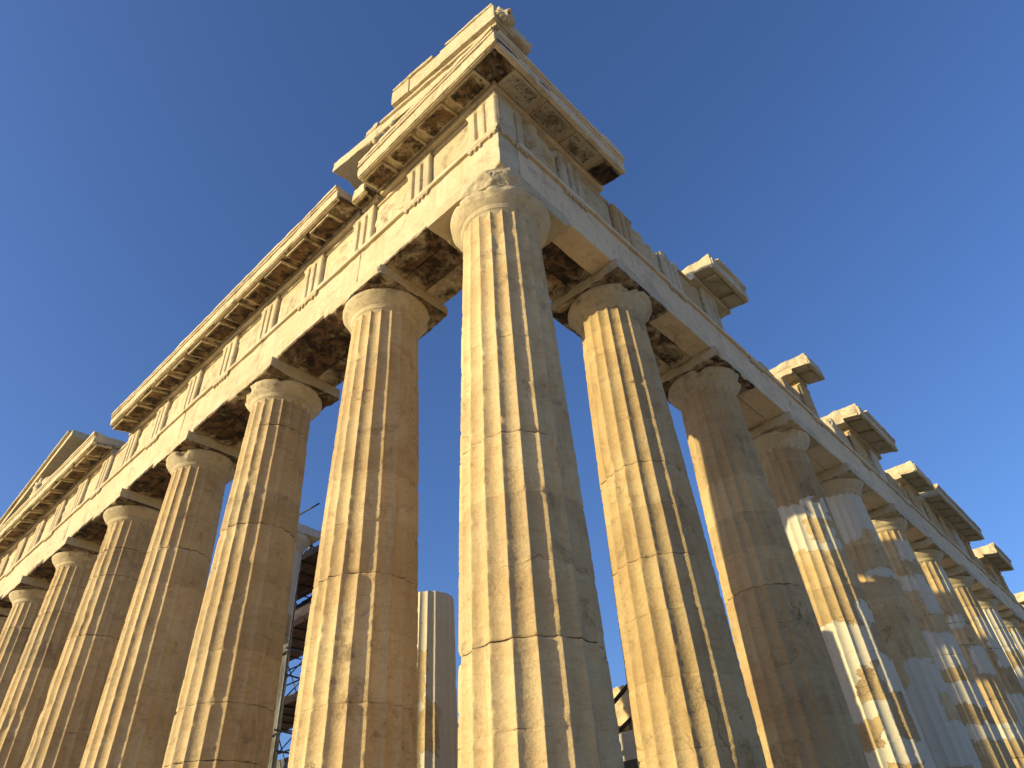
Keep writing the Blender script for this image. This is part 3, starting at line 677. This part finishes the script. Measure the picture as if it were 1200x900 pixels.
for za, zb in ((3.2, 4.6), (5.65, 6.95), (8.4, 10.85)):
    mk('dark_sheet', [block(np.array((9.06, YS[0], za))-sb, np.array((9.08, YS[-1], zb))-sb, res=.25, chip=.002, rough=.06)], M_DARK, sc)  # sheets added to fill gaps behind the decks with the scaffold's backlit dark
for zr in (11.62, 11.1): mk('guard_rail', [tube([np.array((5.2, 16.6, zr))-sb, np.array((9.3, 16.6, zr))-sb], .028, 8)], M_DARK, sc)
mk('standard', [tube([np.array((9.05, 16.6, 10))-sb, np.array((9.05, 16.6, 12.4))-sb], .03, 8)], M_STEEL, sc)
mk('loose_tube', [tube([np.array((X0, 18.2, 13.2))-sb, np.array((X0+.2, 17.1, 13.35))-sb], .035, 8)], M_DARK, sc)
# blocks stacked on the deck
for i, (a, b, z0, z1, lab) in enumerate(((15.4, 16.75, 8.352, 9.0, 'grey squared stone block sitting on the middle scaffold deck, nearer the sunlit column'), (16.8, 18.4, 8.352, 9.1, 'larger grey stone block on the middle scaffold deck, nearer the shaded column'))):
    V, F = block((-.45, -(b-a)/2, 0), (.45, (b-a)/2, z1-z0), res=.1, chip=.04, rough=.01)
    tag(mk('stone_block', [(V, F)], M_GREY, None, (7.45, (a+b)/2, z0)), lab, 'stone block', 'stone blocks on the scaffold')

def person(loc, rz, top, trousers, skin, hair, label, lean=.0, s=1.):
    J = {'pel': (0, 0, .95, .15), 'wai': (.02+lean*.2, 0, 1.12, .14), 'che': (.02+lean*.6, 0, 1.35, .17), 'nec': (.03+lean, 0, 1.50, .065), 'hea': (.06+lean*1.1, 0, 1.62, .10), 'top': (.05+lean*1.1, 0, 1.70, .09)}
    E = [('pel', 'wai'), ('wai', 'che'), ('che', 'nec'), ('nec', 'hea'), ('hea', 'top')]
    for sg, n in ((1, 'l'), (-1, 'r')):
        J.update({n+'hip': (0, .10*sg, .90, .10), n+'kne': (.04, .11*sg, .50, .065), n+'ank': (-.02, .11*sg, .09, .045), n+'toe': (.16, .13*sg, .04, .04),
                  n+'sho': (.02+lean*.7, .19*sg, 1.41, .065), n+'elb': (.05+lean*.7, .27*sg, 1.14, .045), n+'wri': (.25+lean*.7, .22*sg, 1.02, .033), n+'han': (.34+lean*.7, .20*sg, 1.02, .035)})
        E += [('pel', n+'hip'), (n+'hip', n+'kne'), (n+'kne', n+'ank'), (n+'ank', n+'toe'), ('che', n+'sho'), (n+'sho', n+'elb'), (n+'elb', n+'wri'), (n+'wri', n+'han')]
    ks = list(J); me = bpy.data.meshes.new('person'); me.from_pydata([J[k][:3] for k in ks], [(ks.index(a), ks.index(b)) for a, b in E], [])
    o = bpy.data.objects.new('person', me); col.objects.link(o)
    md = o.modifiers.new('skin', 'SKIN'); sv = me.skin_vertices[0].data
    for i, k in enumerate(ks): sv[i].radius = (J[k][3], J[k][3]); sv[i].use_root = (k == 'pel')
    sb_ = o.modifiers.new('sub', 'SUBSURF'); sb_.levels = 2; sb_.render_levels = 2
    dg = bpy.context.evaluated_depsgraph_get(); m2 = bpy.data.meshes.new_from_object(o.evaluated_get(dg)); o.modifiers.clear(); o.data = m2; m2.name = 'person'
    for m in (top, trousers, skin): m2.materials.append(m)
    for p in m2.polygons:
        c = p.center; p.use_smooth = True
        p.material_index = 2 if c.z > 1.5 or (c.x > .24+lean*.7 and c.z < 1.1 and c.z > .9) else (1 if c.z < .98 else 0)
    o.location = loc; o.rotation_euler = (0, 0, rz); o.scale = (s, s, s); tag(o, label, 'person')
    hx = .05+lean*1.1; u, v = np.meshgrid(np.linspace(0, 2*np.pi, 25), np.linspace(0, 1.75, 12), indexing='ij')
    hv = np.stack([np.sin(v)*np.cos(u)*.115+hx-.012, np.sin(v)*np.sin(u)*.10, 1.655+np.cos(v)*.115], -1).reshape(-1, 3)
    hh = mk('hair', [(hv+(fbm(hv*30, 2)-.5)[:, None]*.012, gridF(25, 12))], hair, o)
    fv = []
    for sg in (1, -1): e, f = tube([(hx+.085, .036*sg, 1.645), (hx+.103, .036*sg, 1.645)], [.012, .010], 8); fv.append((e, f))
    mk('eyes', fv, hair, o); mk('nose', [tube([(hx+.09, 0, 1.645), (hx+.118, 0, 1.61), (hx+.09, 0, 1.597)], [.008, .015, .01], 8)], skin, o)
    return o
cl = lambda n, c: plain(n, c, tuple(x*.7 for x in c), 20, .9)
sk = cl('skin', (.35, .18, .11))
person((8.1, 19.32, 11.0), math.radians(225), cl('dark_jacket', (.025, .022, .025)), cl('dark_trousers', (.03, .03, .04)), sk, cl('dark_hair', (.015, .012, .01)), 'dark haired worker in black jacket standing on the top scaffold deck', .05, .95)
